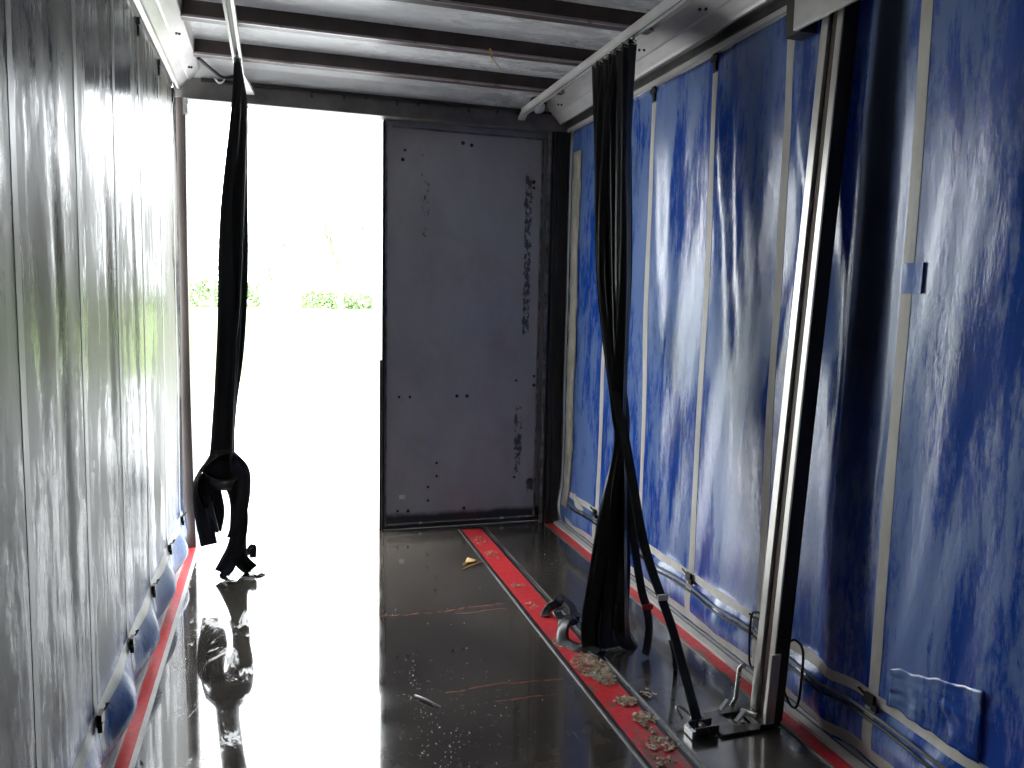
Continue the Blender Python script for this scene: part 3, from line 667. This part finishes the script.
litter('leaf_litter', [(.640,3.04,.075,.13,420,.012),(.66,2.93,.05,.07,160,.01),(.665,2.72,.05,.04,110,.008),(.68,2.58,.05,.045,90,.008),(.655,2.52,.02,.05,20,.004),(.66,2.40,.06,.05,110,.01),(.61,2.30,.05,.04,40,.006),(.60,3.30,.05,.06,40,.006),(.63,4.6,.05,.08,45,.006),(.62,4.9,.05,.1,30,.005),(.63,4.05,.05,.03,30,.005),(.60,3.75,.04,.05,18,.004),(.78,2.75,.03,.05,20,.004)], 'scattered dry leaf crumbs along the red middle strip', 5)
litter('floor_crumbs', [(-.12,2.55,.12,.35,110,.002),(-.14,3.1,.08,.35,40,.002),(.1,2.8,.25,.4,14,.002),(-.15,3.85,.08,.2,10,.002),(.3,3.6,.3,.8,12,.002),(.95,4.2,.15,.5,6,.002)], 'tiny white crumbs sprinkled on the dark floor', 8, 'white')

# ------------------------------------------------------------------ outside
m = MB(); v = []; f = []
o = MB().box(-90, 90, 5.5, 160, -1.20, -1.10).build('ground', 'ground'); struct(o)
def patch(name, x0, x1, y0, y1, z0, z1, n, mat, label, seed, wob):
    v = []; f = []; mm = 24
    for i in range(n+1):
        for j in range(mm+1):
            x = x0+(x1-x0)*i/n; t = j/mm; y = y0+(y1-y0)*t+(wob*nz(x*.12, seed) if j < mm else 0)
            z = z0+(z1-z0)*t**1.3+.15*nz(x*.4, y*.4, seed)*min(1, t*4)
            v.append((x, y, z))
    for i in range(n):
        for j in range(mm): a = i*(mm+1)+j; f.append((a, a+1, a+mm+2, a+mm+1))
    o = link(name, v, f, mat, None, True); tag(o, label, 'grass', None, 'stuff'); return o
patch('grass_field', -40, 70, 26, 90, -1.085, .9, 80, 'grass', 'bright green grass beyond the yard, washed out by daylight', 3., 4.)
def hedge(x0, x1, y, h, label, seed):
    random.seed(seed); v = []; f = []
    for _ in range(int((x1-x0)*160)):
        x = random.uniform(x0, x1); z = .35+h*random.random()**.8*(1+.25*nz(x*.5, seed)); yy = y+random.uniform(-.9, .9); s = random.uniform(.10, .26)
        a = Vector((random.uniform(-1,1), random.uniform(-1,1), random.uniform(-1,1))).normalized(); b = a.orthogonal().normalized(); c = a.cross(b); k = len(v)
        for q in (b, c, -b, -c): v.append((x+q.x*s, yy+q.y*s, z+q.z*s))
        f.append((k, k+1, k+2, k+3))
    o = link('hedge', v, f, 'hedge'); tag(o, label, 'hedge'); return o
hedge(-14, -2, 79, 2.6, 'green hedge on the horizon, left of the hanging bundle', 4)
hedge(2, 9, 80, 1.8, 'faint low hedge on the horizon behind the open doorway', 9)
def tree(x, y, z, h, label, seed):
    random.seed(seed); m = MB()
    def br(p, d, L, r, dep):
        q = p+d*L; mid = p+d*L*.5+Vector((random.uniform(-.06,.06),0,random.uniform(-.05,.05)))*L
        m.tube([p, mid, q], r, 4 if dep else 6, r*.6)
        if dep > 5: return
        for _ in range(3 if dep else 5):
            nd = (d+Vector((random.uniform(-.8,.8), random.uniform(-.8,.8), random.uniform(-.2,.5)))).normalized()
            br(p+d*L*random.uniform(.45, 1.), nd, L*random.uniform(.55, .8), r*.55, dep+1)
    br(Vector((x,y,z)), Vector((0,0,1)), h*.30, h*.013, 0)
    t = thing('bare_tree', (x,y,z), label, 'tree', 'bare trees beyond the yard'); m.build('branches', 'bark', t)
def woodland(x0, x1, y, h, label, seed):
    random.seed(seed); v = []; f = []
    for _ in range(2600):
        x = random.uniform(x0, x1); top = h*(.8+.3*nz(x*.16, seed)); z = .2+top*random.random(); yy = y+random.uniform(-2.5, 2.5); s = random.uniform(.35, .8)
        a = Vector((random.uniform(-.5,.5), -1, random.uniform(-.5,.5))).normalized(); b = a.orthogonal().normalized(); c = a.cross(b); k = len(v)
        for q in (b, c, -b, -c): v.append((x+q.x*s, yy+q.y*s, z+q.z*s*1.3))
        f.append((k, k+1, k+2, k+3))
    o = link('woodland_edge', v, f, 'wood'); tag(o, label, 'trees', None, 'stuff'); return o
woodland(12.5, 46, 80, 13, 'brownish tree line beyond the grass, seen only mirrored in the left curtain', 21)
tree(4.2, 62, .3, 15, 'bare branching tree faint in the glare, beside the closed door panel', 2)
tree(-1.0, 70, .6, 12, 'bare tree faint in the glare, in the middle of the doorway', 7)
tree(-5.4, 66, .5, 9, 'bare tree in the glare, left of the hanging bundle', 5)
